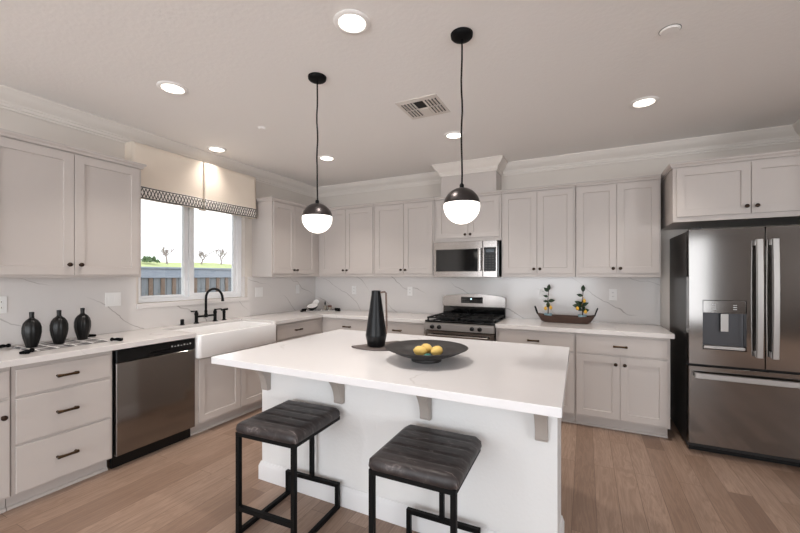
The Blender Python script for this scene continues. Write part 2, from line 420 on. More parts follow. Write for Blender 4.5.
def bare_tree(loc, h, seed, label):
    rd = random.Random(seed); mb = MB()
    def br(p, d, L, r, lvl):
        pts = [p]; q = p
        for k in range(4):
            d = (d + Vector((rd.uniform(-.2, .2), rd.uniform(-.2, .2), .08))).normalized(); q = q+d*L/4; pts.append(q)
        mb.tube(pts, [r, r*.9, r*.8, r*.7, r*.55], 5)
        if lvl < 3:
            for k in range(5 if lvl else 7):
                t = pts[rd.choice((2, 3, 4))]; a = rd.uniform(0, 2*PI)
                br(t, (d*.8+Vector((math.cos(a)*.7, math.sin(a)*.7, .35))).normalized(), L*.62, r*.5, lvl+1)
    br(Vector((0, 0, 0)), Vector((0, 0, 1)), h*.40, .035, 0)
    o = mb.build('bare_tree', 'bark'); o.location = loc; o.scale = (1.5, 1.5, 1)
    return tag(o, label, 'tree', 'bare trees beyond the fence')
bare_tree((-15, 7.0, 1.98), 1.25, 3, 'leafless grey tree seen through the left window pane')
bare_tree((-15, 8.85, 1.98), 1.15, 5, 'leafless grey tree just right of the window mullion')
bare_tree((-15, 10.1, 1.98), 1.2, 9, 'leafless grey tree near the right edge of the window')
bu = MB(); rd = random.Random(4)
for i in range(260):
    a, e, q = rd.uniform(0, 2*PI), rd.uniform(-.2, 1), rd.uniform(.6, 1)
    p = Vector((math.cos(a)*.55*q*(1-e*.4), math.sin(a)*.65*q*(1-e*.4), .32+e*.35*q))
    mt = Euler((rd.uniform(0, 6), rd.uniform(0, 6), 0)).to_matrix().to_4x4()
    bu.sphere(p, .09, 6, (1, .6, .2), mt)
o = bu.build('shrub', 'bush'); o.scale = (.62, .62, .62); o.location = (-14.6, 5.95, 1.88); tag(o, 'rounded green shrub beyond the fence, at left of the window', 'shrub')

# ------------------------------------------------------------------ backsplash and worktops
mb = MB().box(.001, .0125, -4.02, -2.5155, .9145, 1.3915).box(.001, .0125, -2.5155, -1.2615, .9145, 1.104).box(.001, .0125, -1.2615, -.013, .9145, 1.3915)
mb.box(-.053, .0005, WY1-.010, WY1-.0005, 1.151, 1.3915)
tag(mb.build('backsplash', 'splash', smooth=False), 'veined white quartz backsplash along the window wall', 'backsplash')
tag(MB().box(.001, 4.318, -.0125, -.001, .9145, 1.3915).build('backsplash', 'splash', smooth=False), 'veined white quartz backsplash behind the gas range', 'backsplash')
CB = .649; ZC0, ZC1 = .874, .914
def slab(polys, name, m, label):
    mb = MB()
    for p in polys: mb.prism(p, ZC0, ZC1)
    o = mb.build(name, m, smooth=False); bv = o.modifiers.new('edge', 'BEVEL'); bv.width = .003; bv.segments = 2; bv.limit_method = 'ANGLE'; bv.harden_normals = True
    return tag(o, label, 'countertop')
SY0, SY1 = -2.374, -1.469     # sink
slab([[(0, -4.02), (CB, -4.02), (CB, SY0-.002), (.13, SY0-.002), (.13, SY1+.002), (CB, SY1+.002), (CB, -CB), (2.064, -CB), (2.064, 0), (0, 0)]],
     'countertop', 'counter', 'long white quartz countertop running round the corner from the drawers to the range')
slab([[(2.832, -CB), (4.324, -CB), (4.324, 0), (2.832, 0)]], 'countertop', 'counter', 'short white quartz countertop between the range and the fridge')
slab([[(1.62, -2.96), (3.575, -2.96), (3.556, -1.65), (1.628, -1.65)]], 'countertop', 'island', 'large white quartz island top with a faint grey vein')

# ------------------------------------------------------------------ cabinet hardware and units (front faces -y in local space)
def pull(parent, x, y, z, w=.11):
    mb = MB()
    for sx in (-1, 1):
        mb.lathe([(.0075, 0), (.0075, .006), (.005, .010), (.005, .022)], mtx=Matrix.Translation((x+sx*w/2*.86, y, z)) @ Matrix.Rotation(PI/2, 4, 'X'), seg=10)
    pts = [(x+w/2*t, y-.024-.004*(1-t*t), z) for t in (-1, -.86, -.5, 0, .5, .86, 1)]
    mb.tube(pts, [.0095, .0105, .0085, .008, .0085, .0105, .0095], 10)
    return mb.build('pull', 'pullbronze', parent)
def knob(parent, x, y, z):
    return MB().lathe([(.009, 0), (.009, .003), (.0055, .006), (.0055, .014), (.012, .018), (.0155, .023), (.0145, .028), (.008, .032), (0, .033)],
                      mtx=Matrix.Translation((x, y, z)) @ Matrix.Rotation(PI/2, 4, 'X'), seg=18).build('knob', 'bronze', parent)
def shaker(parent, x0, x1, z0, z1, yf, kn=None, st=.058, t=.0138):
    o = MB().panel(x0, x1, z0, z1, yf, t, (x0+st, x1-st, z0+st, z1-st), .0105, .002).build('door', 'cab', parent, ang=20)
    if kn: knob(o, kn[0], yf, kn[1])
    return o
def drawer(parent, x0, x1, z0, z1, yf, pulls=(), t=.0138):
    o = MB().panel(x0, x1, z0, z1, yf, t, bev=.002).build('drawer', 'cab', parent, ang=20)
    for p in pulls: pull(o, p, yf, (z0+z1)/2)
    return o
FB = -.617; FD = -.631
def base(label, loc, rz, W, drawers=(), doors=(), ztop=.873, toe=True, toe_x=(0, 0), cut=None):
    o = thing('base_cabinet', label, 'cabinet', loc, rz, 'base cabinets')
    b = MB()
    if cut: b.box(.001, W-.001, FB, -.002, .10, cut)
    else: b.box(.001, W-.001, FB, -.002, .10, ztop, .001)
    b.build('body', 'cab', o)
    if toe:
        MB().box(.001+toe_x[0], W-.001-toe_x[1], -.545, -.05, .001, .099).prism([(-.545, .001), (-.560, .001), (-.560, .012), (-.553, .02), (-.545, .02)], .001+toe_x[0], W-.001-toe_x[1], 'x').build('toe_kick', 'cab', o)
    for d in drawers: drawer(o, d[0], d[1], d[2], d[3], FD, d[4])
    for d in doors: shaker(o, d[0], d[1], d[2], d[3], FD, d[4])
    return o
G = .004
# left wall, from the camera towards the corner
base('cabinet with one round knob at the left edge, beside the three drawer bank', (0, -4.02, 0), LEFT, .492,
     [(.02, .482, .695, .85, (.25,))], [(.02, .482, .115, .675, (.455, .585))])
base('bank of three wide flat drawers left of the dishwasher', (0, -3.526, 0), LEFT, .526,
     [(.018, .510, .690, .848, (.258,)), (.018, .510, .405, .672, (.258,)), (.018, .510, .112, .388, (.258,))])
base('sink cabinet with two panelled doors under the white farmhouse sink', (0, -2.368, 0), LEFT, .905, [],
     [(.03, .469, .118, .672, None), (.475, .875, .118, .672, None)], cut=.684)
base('corner cabinet with one drawer on the right side of the farmhouse sink', (0, -1.461, 0), LEFT, .842,
     [(.045, .735, .695, .853, (.372,))], [(.045, .735, .115, .677, (.08, .62))])
# back wall, left of the range
base('cabinet by the back corner with one drawer, facing the island', (.6185, 0, 0), 0, .7575,
     [(.066, .744, .695, .853, (.397,))], [(.066, .404, .115, .677, (.375, .62)), (.408, .744, .115, .677, (.435, .62))])
base('cabinet with one drawer immediately left of the gas range', (1.378, 0, 0), 0, .684,
     [(.014, .668, .695, .853, (.333,))], [(.014, .339, .115, .677, (.31, .62)), (.343, .668, .115, .677, (.372, .62))])
# right of the range
base('cabinet with one drawer immediately right of the gas range, partly behind the island top', (2.833, 0, 0), 0, .733,
     [(.03, .722, .695, .853, (.366,))], [(.03, .374, .118, .677, (.35, .62)), (.378, .722, .118, .677, (.402, .62))])
base('cabinet with one drawer over two doors, next to the fridge', (3.567, 0, 0), 0, .733,
     [(.011, .714, .695, .853, (.362,))], [(.011, .3605, .118, .677, (.328, .613)), (.3645, .714, .118, .677, (.397, .613))], toe_x=(0, .008))

def upper(label, loc, rz, W, doors, z0=1.393, z1=2.295, dep=.331, cor=(0, 0), kz=None, ret=(False, False)):
    o = thing('wall_cabinet', label, 'cabinet', loc, rz, 'wall cabinets')
    yd = -dep-.014
    MB().box(.001, W-.001, -dep, -.002, z0, z1, .001).build('body', 'cab', o)
    for d in doors: shaker(o, d[0], d[1], d[2], d[3], yd, (d[4], d[5]))
    mb = MB(); pr = [(0, 0), (.012, 0), (.016, .008), (.016, .014), (.028, .028), (.028, .040), (0, .040)]
    a, b = .001+cor[0], W-.001-cor[1]
    # front run with mitred returns
    ring = []
    path = []
    if ret[0]: path.append((a, -.002))
    path += [(a, -dep), (b, -dep)]
    if ret[1]: path.append((b, -.002))
    P = [Vector(p) for p in path]; n = len(P)
    def nr(i): d = (P[i+1]-P[i]).normalized(); return Vector((d.y, -d.x))
    for i in range(n):
        if i == 0: off = nr(0)
        elif i == n-1: off = nr(n-2)
        else: q, w = nr(i-1), nr(i); off = (q+w)/(1+q.dot(w))
        ring.append([mb.b.verts.new((P[i].x+off.x*e, P[i].y+off.y*e, z1+h)) for e, h in pr])
    k = len(pr)
    for p, q in zip(ring, ring[1:]):
        for j in range(k): mb.b.faces.new([p[j], p[(j+1) % k], q[(j+1) % k], q[j]])
    mb.b.faces.new(ring[0]); mb.b.faces.new(list(reversed(ring[-1])))
    mb.box(a+.001, b-.001, -dep+.001, -.002, z1+.0002, z1+.04)
    mb.build('cornice', 'cab', o, ang=25)
    return o
UZ0, UZ1 = 1.430, 2.285
upper('large two door wall cabinet left of the window', (0, -3.582, 0), LEFT, .934,
      [(.022, .472, 1.413, UZ1, .440, 1.486), (.476, .914, 1.413, UZ1, .508, 1.486)], ret=(False, True))
upper('two door wall cabinet between the window and the back corner', (0, -1.198, 0), LEFT, 1.196,
      [(.020, .374, UZ0, UZ1, .347, 1.475), (.378, .768, UZ0, UZ1, .405, 1.475)], cor=(0, .334), ret=(True, False))
upper('two door wall cabinet on the back wall, nearest the corner', (.333, 0, 0), 0, .891,
      [(.048, .454, UZ0, UZ1, .426, 1.475), (.458, .874, UZ0, UZ1, .486, 1.475)], cor=(.036, 0))
upper('two door wall cabinet immediately left of the microwave', (1.226, 0, 0), 0, .826,
      [(.017, .420, UZ0, UZ1, .392, 1.475), (.424, .806, UZ0, UZ1, .452, 1.475)])
upper('short two door wall cabinet over the microwave', (2.054, 0, 0), 0, .777,
      [(.027, .405, 1.835, UZ1, .377, 1.872), (.409, .754, 1.835, UZ1, .437, 1.872)], z0=1.795)
upper('two door wall cabinet immediately right of the microwave', (2.833, 0, 0), 0, .729,
      [(.018, .365, UZ0, UZ1, .337, 1.475), (.369, .713, UZ0, UZ1, .397, 1.475)])
upper('two door wall cabinet above the lemon plants, next to the fridge cabinet', (3.564, 0, 0), 0, .711,
      [(.014, .356, UZ0, UZ1, .328, 1.475), (.360, .696, UZ0, UZ1, .388, 1.475)], cor=(0, .001))
upper('deep two door wall cabinet over the refrigerator', (4.312, 0, 0), 0, 1.026,
      [(.025, .499, 1.895, UZ1+.01, .470, 1.95), (.503, 1.0, 1.895, UZ1+.01, .532, 1.95)], z0=1.855, z1=2.31, dep=.635, ret=(True, False))

# ------------------------------------------------------------------ island
isl = thing('kitchen_island', 'white island base with textured walls and corbels under the overhang', 'kitchen island', (0, 0, 0))
IX0, IX1, IY = 1.643, 3.537, -2.584
MB().box(IX0, IX1, IY, -2.30, .001, .873, .004).build('base_wall', mat('island_paint', rgb(224, 223, 222), .7, bump=.3, bscale=55), isl)
MB().box(IX0+.03, IX1-.06, -2.299, -1.70, .10, .873, .002).box(IX0+.03, IX1-.06, -2.299, -1.78, .001, .10).build('cabinet_box', 'cab', isl)
bbp = [(0, .001), (.016, .001), (.016, .095), (.012, .104), (.009, .112), (.006, .122), (0, .124)]
mb = MB(); P = [Vector(p) for p in ((IX0, -2.30), (IX0, IY), (IX1, IY), (IX1, -2.30))]; ring = []
def nr(i): d = (P[i+1]-P[i]).normalized(); return Vector((d.y, -d.x))
for i in range(4):
    off = nr(0) if i == 0 else nr(2) if i == 3 else (nr(i-1)+nr(i))/(1+nr(i-1).dot(nr(i)))
    ring.append([mb.b.verts.new((P[i].x+off.x*e, P[i].y+off.y*e, h)) for e, h in bbp])
for p, q in zip(ring, ring[1:]):
    for j in range(len(bbp)): mb.b.faces.new([p[j], p[(j+1) % len(bbp)], q[(j+1) % len(bbp)], q[j]])
mb.b.faces.new(ring[0]); mb.b.faces.new(list(reversed(ring[-1])))
mb.build('baseboard', 'basewhite', isl, ang=25)
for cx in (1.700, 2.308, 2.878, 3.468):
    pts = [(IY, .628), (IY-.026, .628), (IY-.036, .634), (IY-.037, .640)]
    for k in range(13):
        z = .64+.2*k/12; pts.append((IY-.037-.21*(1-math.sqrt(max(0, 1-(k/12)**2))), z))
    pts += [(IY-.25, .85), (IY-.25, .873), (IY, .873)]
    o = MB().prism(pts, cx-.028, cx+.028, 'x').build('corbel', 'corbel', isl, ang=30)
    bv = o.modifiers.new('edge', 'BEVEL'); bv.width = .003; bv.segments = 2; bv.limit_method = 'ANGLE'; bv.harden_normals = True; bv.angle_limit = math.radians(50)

# ------------------------------------------------------------------ sink and tap
sk = thing('farmhouse_sink', 'white farmhouse apron sink below the window', 'sink', (0, 0, 0))
bm = MB(); y0, y1 = SY0, SY1; x0, x1 = .145, .682; zt, zb = .893, .690
def rr(x0, x1, y0, y1, r, n=6):
    out = []
    for cx, cy, a0 in ((x1-r, y0+r, -PI/2), (x1-r, y1-r, 0), (x0+r, y1-r, PI/2), (x0+r, y0+r, PI)):
        for k in range(n+1): a = a0+PI/2*k/n; out.append((cx+r*math.cos(a), cy+r*math.sin(a)))
    return out
def loop(bmx, pts, z): return [bmx.verts.new((p[0], p[1], z)) for p in pts]
L = [loop(bm.b, rr(x0+.006, x1-.006, y0+.006, y1-.006, .024), zb), loop(bm.b, rr(x0, x1, y0, y1, .03), zb+.012), loop(bm.b, rr(x0, x1, y0, y1, .03), zt-.012),
     loop(bm.b, rr(x0+.004, x1-.004, y0+.004, y1-.004, .028), zt-.003), loop(bm.b, rr(x0+.012, x1-.012, y0+.012, y1-.012, .026), zt),
     loop(bm.b, rr(x0+.03, x1-.03, y0+.03, y1-.03, .03), zt), loop(bm.b, rr(x0+.037, x1-.037, y0+.037, y1-.037, .03), zt-.006), loop(bm.b, rr(x0+.045, x1-.045, y0+.045, y1-.045, .04), zb+.04),
     loop(bm.b, rr(x0+.07, x1-.07, y0+.07, y1-.07, .04), zb+.022)]
for p, q in zip(L, L[1:]):
    for j in range(len(p)): bm.b.faces.new([p[j], p[(j+1) % len(p)], q[(j+1) % len(p)], q[j]])
bm.b.faces.new(list(reversed(L[0]))); bm.b.faces.new(L[-1])
bm.build('basin', 'fireclay', sk, ang=60)
MB().lathe([(.04, 0), (.04, .003), (.03, .004), (.012, .002), (0, .002)], (.41, -1.92, zb+.0225), 20).build('drain', 'steel', sk)

fc = thing('bridge_faucet', 'dark bronze bridge faucet with a tall arched spout and two levers', 'faucet', (.072, -1.865, .9145))
mb = MB()
for s in (-1, 1): mb.lathe([(.026, 0), (.026, .006), (.018, .012), (.016, .02), (.016, .085), (.019, .09), (.019, .105), (.012, .118), (.010, .132), (0, .134)], (0, s*.108, 0), 18)
mb.build('post', 'blackmetal', fc)
MB().tube([(0, -.095, .068), (0, .095, .068)], .0105, 14).lathe([(.017, .052), (.018, .068), (.017, .088), (.013, .094)], (0, 0, 0), 16).build('bridge', 'blackmetal', fc)
pts = [(0, 0, .085), (0, 0, .18), (0, 0, .255)]
for k in range(1, 15): a = PI*k/14; dx = .10-.10*math.cos(a); pts.append((dx*.97, dx*.24, .255+.098*math.sin(a)))
pts.append((.194, .05, .225))
MB().tube(pts, [.012]*(len(pts)-2)+[.0125, .0155], 14).lathe([(.015, .10), (.015, .125), (.012, .13)], (0, 0, 0), 16).build('spout', 'blackmetal', fc)
for s in (-1, 1):
    e = (.01, -.062, .004) if s < 0 else (.03, .058, .004)
    MB().tube([(0, s*.108, .124), (e[0]*.5, s*.108+e[1]*.5, .128), (e[0], s*.108+e[1], .124+e[2])], [.007, .006, .0075], 10).build('lever', 'blackmetal', fc)
sp = thing('side_sprayer', 'dark bronze side sprayer standing right of the faucet', 'sprayer', (.072, -1.645, .9145))
MB().lathe([(.024, 0), (.024, .006), (.015, .012), (.015, .08), (.017, .095), (.012, .108), (0, .11)], seg=18).build('holder', 'blackmetal', sp)
MB().tube([(-.01, -.03, .112), (.004, .0, .116), (.016, .035, .12)], [.008, .011, .012], 12).build('spray_head', 'blackmetal', sp)
ag = thing('air_gap', 'short dark bronze air gap cap left of the faucet', 'air gap', (.06, -2.115, .9145))
MB().lathe([(.022, 0), (.022, .006), (.017, .008), (.017, .05), (.015, .056), (0, .057)], seg=20).build('cap', 'blackmetal', ag)

# ------------------------------------------------------------------ dishwasher
dw = thing('dishwasher', 'stainless steel dishwasher with a black control strip', 'dishwasher', (0, -2.993, 0), LEFT)
MB().box(.004, .615, -.60, -.03, .10, .868).build('body', 'blackplastic', dw)
MB().panel(.008, .612, .105, .775, -.640, .038, bev=.004).build('door_panel', 'steel', dw)
cp = MB().panel(.008, .612, .778, .866, -.640, .038, (.235, .395, .797, .822), .012, .003, .004).build('control_panel', 'blackplastic', dw)
for i in range(7): MB().box(.405+.026*i, .417+.026*i, -.6412, -.640, .824, .830 if i % 2 else .836).build('button', 'button', cp)
MB().box(.008, .612, -.575, -.55, .004, .098).build('kick_plate', 'blackplastic', dw)

# ------------------------------------------------------------------ gas range
rg = thing('gas_range', 'stainless steel gas range with black cooktop and cast iron grates', 'range', (2.0675, 0, 0))
RW = .762
MB().box(.002, RW-.002, -.63, -.02, .03, .90, .003).build('body', 'blackplastic', rg)
MB().box(.001, RW-.001, -.672, -.075, .9005, .918, .004).build('cooktop', 'blackgloss', rg)
cpn = MB().prism([(-.672, .898), (-.690, .885), (-.690, .818), (-.632, .815), (-.632, .898)], .003, RW-.003, 'x').build('control_panel', 'satin', rg)
for kx in (.095, .175, .535, .615):
    MB().lathe([(.023, 0), (.023, .004), (.019, .008), (.0175, .028), (.014, .031), (0, .031)], mtx=Matrix.Translation((kx, -.690, .852)) @ Matrix.Rotation(PI/2, 4, 'X'), seg=20).box(kx-.003, kx+.003, -.727, -.72, .838, .866).build('knob', 'blackplastic', cpn)
od = MB().panel(.004, RW-.004, .20, .808, -.672, .04, (.13, RW-.13, .33, .64), .003, .002, .004).build('oven_door', 'steel', rg)
MB().box(.135, RW-.135, -.6715, -.669, .335, .635).build('window', 'blackgloss', od)
h = MB().tube([(.06, -.72, .765), (RW-.06, -.72, .765)], .012, 14)
for hx in (.08, RW-.08): h.tube([(hx, -.672, .765), (hx, -.72, .765)], .009, 10)
h.build('handle', 'steelbright', od)
MB().panel(.004, RW-.004, .035, .192, -.668, .036, bev=.004).build('drawer', 'steel', rg)
for gx in (.19, .572):
    for gy in (-.50, -.24):
        MB().lathe([(.052, 0), (.052, .006), (.04, .01), (.04, .016), (.035, .02), (0, .021)], (gx, gy, .9185), 20).build('burner', 'castiron', rg)
    mb = MB(); hw = .175; z0, z1 = .936, .952
    for yy in (-.635, -.372, -.105): mb.box(gx-hw, gx+hw, yy-.007, yy+.007, z0, z1, .002)
    for xx in (gx-hw+.007, gx+hw-.007): mb.box(xx-.007, xx+.007, -.64, -.10, z0, z1, .002)
    for gy in (-.50, -.24):
        for a in range(4):
            t = a*PI/2+PI/4; mb.tube([(gx+.03*math.cos(t), gy+.03*math.sin(t), z1), (gx+.12*math.cos(t), gy+.11*math.sin(t), z1), (gx+.155*math.cos(t), gy+.13*math.sin(t), z0)], .006, 8)
        mb.tube([(gx-hw, gy, z1-.006), (gx-.03, gy, z1)], .006, 8); mb.tube([(gx+.03, gy, z1), (gx+hw, gy, z1-.006)], .006, 8)
        ringp = [(gx+.085*math.cos(2*PI*k/24), gy+.085*math.sin(2*PI*k/24), z1-.002) for k in range(25)]; mb.tube(ringp, .0055, 8)
    for xx in (gx-hw+.01, gx+hw-.01):
        for yy in (-.63, -.11): mb.box(xx-.008, xx+.008, yy-.008, yy+.008, .9185, z0, .001)
    mb.build('grate', 'castiron', rg)
mb = MB(); pts = [(.0, 1.03)]
top = [(RW*k/16, 1.152+.034*math.sin(PI*k/16)**.8) for k in range(17)]
top[0] = (.012, 1.150); top[-1] = (RW-.012, 1.150)
mb.prism([(.002, 1.035)]+[(.002, 1.138)]+top+[(RW-.002, 1.138), (RW-.002, 1.035)], -.095, -.022, 'y')
bgp = mb.build('backguard', 'steelbright', rg)
MB().box(.006, RW-.006, -.085, -.022, .9185, 1.034).build('riser', 'blackgloss', rg)
dp = MB().box(.235, .50, -.0985, -.095, 1.075, 1.148, .002).build('display', 'blackgloss', bgp)
MB().box(.352, .368, -.0995, -.0985, 1.118, 1.132).build('clock', 'clock', dp)
mb = MB()
for i in range(4):
    for j in range(2):
        for bx in (.25, .40): mb.box(bx+.024*i, bx+.008+.024*i, -.0993, -.0985, 1.088+.024*j, 1.094+.024*j)
mb.build('buttons', 'slot', dp)

# ------------------------------------------------------------------ microwave
mw = thing('microwave', 'stainless steel microwave oven mounted over the range', 'microwave', (2.068, 0, 1.388))
MWW = .752; MH = .402
MB().box(.003, MWW-.003, -.385, -.004, .004, MH, .003).build('body', 'blackplastic', mw)
dr = MB().panel(.001, .575, .001, MH-.001, -.408, .022, (.028, .525, .062, .318), .003, .002, .003).build('door', 'steelbright', mw)
MB().box(.032, .521, -.4062, -.4048, .066, .314).build('window', 'blackgloss', dr)
h = MB().box(.538, .564, -.452, -.436, .07, .325, .006)
for hz in (.09, .305): h.box(.544, .558, -.437, -.4085, hz-.012, hz+.012, .002)
h.build('handle', 'steelbright', dr)
cpl = MB().panel(.578, .735, .001, MH-.001, -.408, .022, (.588, .722, .062, .330), .003, .002, .003).build('control_panel', 'steelbright', mw)
kp = MB().box(.591, .719, -.4062, -.4048, .066, .326).build('keypad', 'blackplastic', cpl)
mb = MB()
for i in range(3):
    for j in range(6): mb.box(.606+.036*i, .626+.036*i, -.4072, -.4062, .09+.027*j, .10+.027*j)
mb.build('buttons', 'slot', kp)
MB().box(.612, .698, -.4072, -.4062, .272, .304).build('display', mat('dim_display', rgb(30, 42, 52), .2), kp)
MB().box(.736, MWW-.002, -.40, -.386, .004, MH-.002, .002).build('side_trim', 'blackgloss', mw)

# ------------------------------------------------------------------ refrigerator
fr = thing('refrigerator', 'stainless steel French door refrigerator with a water dispenser', 'refrigerator', (4.384, 0, 0))
FW = .915; yf = -.815; T = .075
MB().box(.006, FW-.006, yf+T+.008, -.04, .035, 1.765, .004).build('case', 'casegrey', fr)
MB().box(.02, FW-.02, yf+.09, yf+.19, .004, .055).build('kick_plate', 'blackplastic', fr)
def fdoor(x0, x1, z0, z1, inner=None, rec=0):
    mb = MB().panel(x0, x1, z0, z1, yf, T, inner, rec, .004, .002)
    bm = mb.b; es = [e for e in bm.edges if abs(e.verts[0].co.x-e.verts[1].co.x) < 1e-5 and abs(e.verts[0].co.z-e.verts[1].co.z) > .3 and max(v.co.y for v in e.verts) < yf+.0021 and (abs(e.verts[0].co.x-x0) < .003 or abs(e.verts[0].co.x-x1) < .003)]
    return mb.build('door', 'steel', fr, ang=25)
d1 = fdoor(.002, .4555, .712, 1.77, (.090, .352, .835, 1.218), .055)
d2 = fdoor(.4605, FW-.002, .712, 1.77)
ds = MB().box(.094, .348, yf+.004, yf+.05, 1.118, 1.213, .002).build('dispenser_panel', 'steel', d1)
for i in range(3):
    for j in range(2): MB().box(.15+.06*(i-1)*.0+.02*0+.125*(j)+.0, .172+.125*j, yf+.0028, yf+.004, 1.146+.016*i, 1.151+.016*i).build('icon', 'button', ds)
MB().box(.205, .252, yf+.018, yf+.030, .975, 1.112, .003).build('paddle', 'satin', d1)
MB().box(.097, .345, yf+.002, yf+.05, .840, .862, .002).build('drip_tray', 'satin', d1)
MB().box(.095, .347, yf+.051, yf+.0535, .864, 1.116).build('niche_back', mat('niche_grey', rgb(74, 74, 77), .3, .6), d1)
def vhandle(x, parent):
    mb = MB(); N = 12; ring = []
    for k in range(N+1):
        t = k/N; z = .802+.872*t; bow = .012*math.sin(PI*t); yy = yf-.040-bow
        ring.append([mb.b.verts.new((x+a, yy+b, z)) for a, b in ((-.019, .008), (-.019, -.006), (-.016, -.010), (.016, -.010), (.019, -.006), (.019, .008))])
    for p, q in zip(ring, ring[1:]):
        for j in range(6): mb.b.faces.new([p[j], p[(j+1) % 6], q[(j+1) % 6], q[j]])
    mb.b.faces.new(ring[0]); mb.b.faces.new(list(reversed(ring[-1])))
    for z in (.825, 1.652): mb.box(x-.014, x+.014, yf-.040, yf-.0003, z-.022, z+.022, .003)
    return mb.build('handle', 'satin', parent, ang=50)
vhandle(.413, d1); vhandle(.500, d2)
fz = MB().panel(.002, FW-.002, .088, .695, yf, T, bev=.002).build('freezer_drawer', 'steel', fr, ang=25)
mb = MB(); ring = []
for k in range(13):
    t = k/12; x = .035+(FW-.07)*t; bow = .012*math.sin(PI*t); yy = yf-.040-bow
    ring.append([mb.b.verts.new((x, yy+b, .632+a)) for a, b in ((-.021, .008), (-.021, -.006), (-.018, -.010), (.018, -.010), (.021, -.006), (.021, .008))])
for p, q in zip(ring, ring[1:]):
    for j in range(6): mb.b.faces.new([p[j], p[(j+1) % 6], q[(j+1) % 6], q[j]])
mb.b.faces.new(ring[0]); mb.b.faces.new(list(reversed(ring[-1])))
for x in (.058, FW-.058): mb.box(x-.022, x+.022, yf-.040, yf-.0003, .618, .646, .003)
mb.build('handle', 'satin', fz, ang=50)
for x in (.03, FW-.09): MB().box(x, x+.06, yf+.02, yf+.12, 1.7705, 1.79, .004).build('hinge_cover', 'casegrey', fr)

# ------------------------------------------------------------------ valance
va = thing('window_valance', 'cream fabric window valance with black and white lattice trim', 'valance', (0, 0, 0))
def vpanel(y0, y1, seed):
    N, K = 24, 10; mb = MB(); rd = random.Random(seed); ph = rd.uniform(0, 6)
    def X(t, v): return .112+.006*math.sin(3.3*t*2*PI/2.2+ph)*(1-v*.6)+.010*(1-v)
    rows = [[mb.b.verts.new((X(i/N, k/K), y0+(y1-y0)*i/N, 2.085+.495*k/K)) for i in range(N+1)] for k in range(K+1)]
    for p, q in zip(rows, rows[1:]):
        for i in range(N): mb.b.faces.new([p[i], p[i+1], q[i+1], q[i]])
    o = mb.build('fabric_panel', 'linen', va, ang=80); sm = o.modifiers.new('thick', 'SOLIDIFY'); sm.thickness = .006; sm.offset = 0
    mb = MB(); KK = 4
    rows = [[mb.b.verts.new((X(i/N, (k/KK*.108+.005)/.485)+.0055, y0+(y1-y0)*i/N, 2.09+.110*k/KK)) for i in range(N+1)] for k in range(KK+1)]
    for p, q in zip(rows, rows[1:]):
        for i in range(N): mb.b.faces.new([p[i], p[i+1], q[i+1], q[i]])
    o = mb.build('trim_band', 'lattice', va, ang=80); sm = o.modifiers.new('thick', 'SOLIDIFY'); sm.thickness = .003; sm.offset = 0
vpanel(-2.602, -1.930, 1); vpanel(-1.916, -1.245, 2)
MB().box(.085, .099, -1.96, -1.885, 2.078, 2.578, .003).build('pleat_backing', 'linen', va)
for yy in (-2.604, -1.249): MB().box(.002, .112, yy-.002, yy+.004, 2.089, 2.578, .001).build('side_return', 'linen', va)
MB().box(.002, .104, -2.598, -1.254, 2.555, 2.576).build('mounting_board', 'linen', va)

# ------------------------------------------------------------------ ceiling fittings
def spot(x, y, label, watts=7):
    o = thing('recessed_light', label, 'ceiling light', (x, y, HC), 0, 'recessed ceiling lights')
    MB().lathe([(.068, -.0005), (.095, -.0005), (.095, -.004), (.090, -.008), (.072, -.010), (.068, -.006), (.068, -.0005)], seg=40).build('trim_ring', 'ceil', o)
    MB().lathe([(0, -.0006), (.067, -.0006), (.067, -.004), (0, -.0042)], seg=36).build('lens', 'led', o)
    d = bpy.data.lights.new('downlight', 'AREA'); d.shape = 'DISK'; d.size = .13; d.energy = watts; d.color = (1, .93, .86); d.spread = 1.7
    l = bpy.data.objects.new('downlight', d); COL.objects.link(l); l.parent = o; l.location = (0, 0, -.012)
    return o
for x, y, lb in ((2.578, -2.867, 'round recessed ceiling light nearest the camera, at the top between the two pendant cords'),
                 (1.084, -2.857, 'round recessed ceiling light above the left wall cabinets and dishwasher'),
                 (.248, -1.869, 'round recessed ceiling light right against the window valance'),
                 (1.082, -1.126, 'round recessed ceiling light just right of the left pendant cord'),
                 (2.562, -1.148, 'round recessed ceiling light touching the right pendant cord, in front of the hood chase'),
                 (4.048, -1.147, 'round recessed ceiling light at right, in front of the fridge cabinet')): spot(x, y, lb, 1.3 if x < .5 else 4.5 if x < 4 else 3.5)
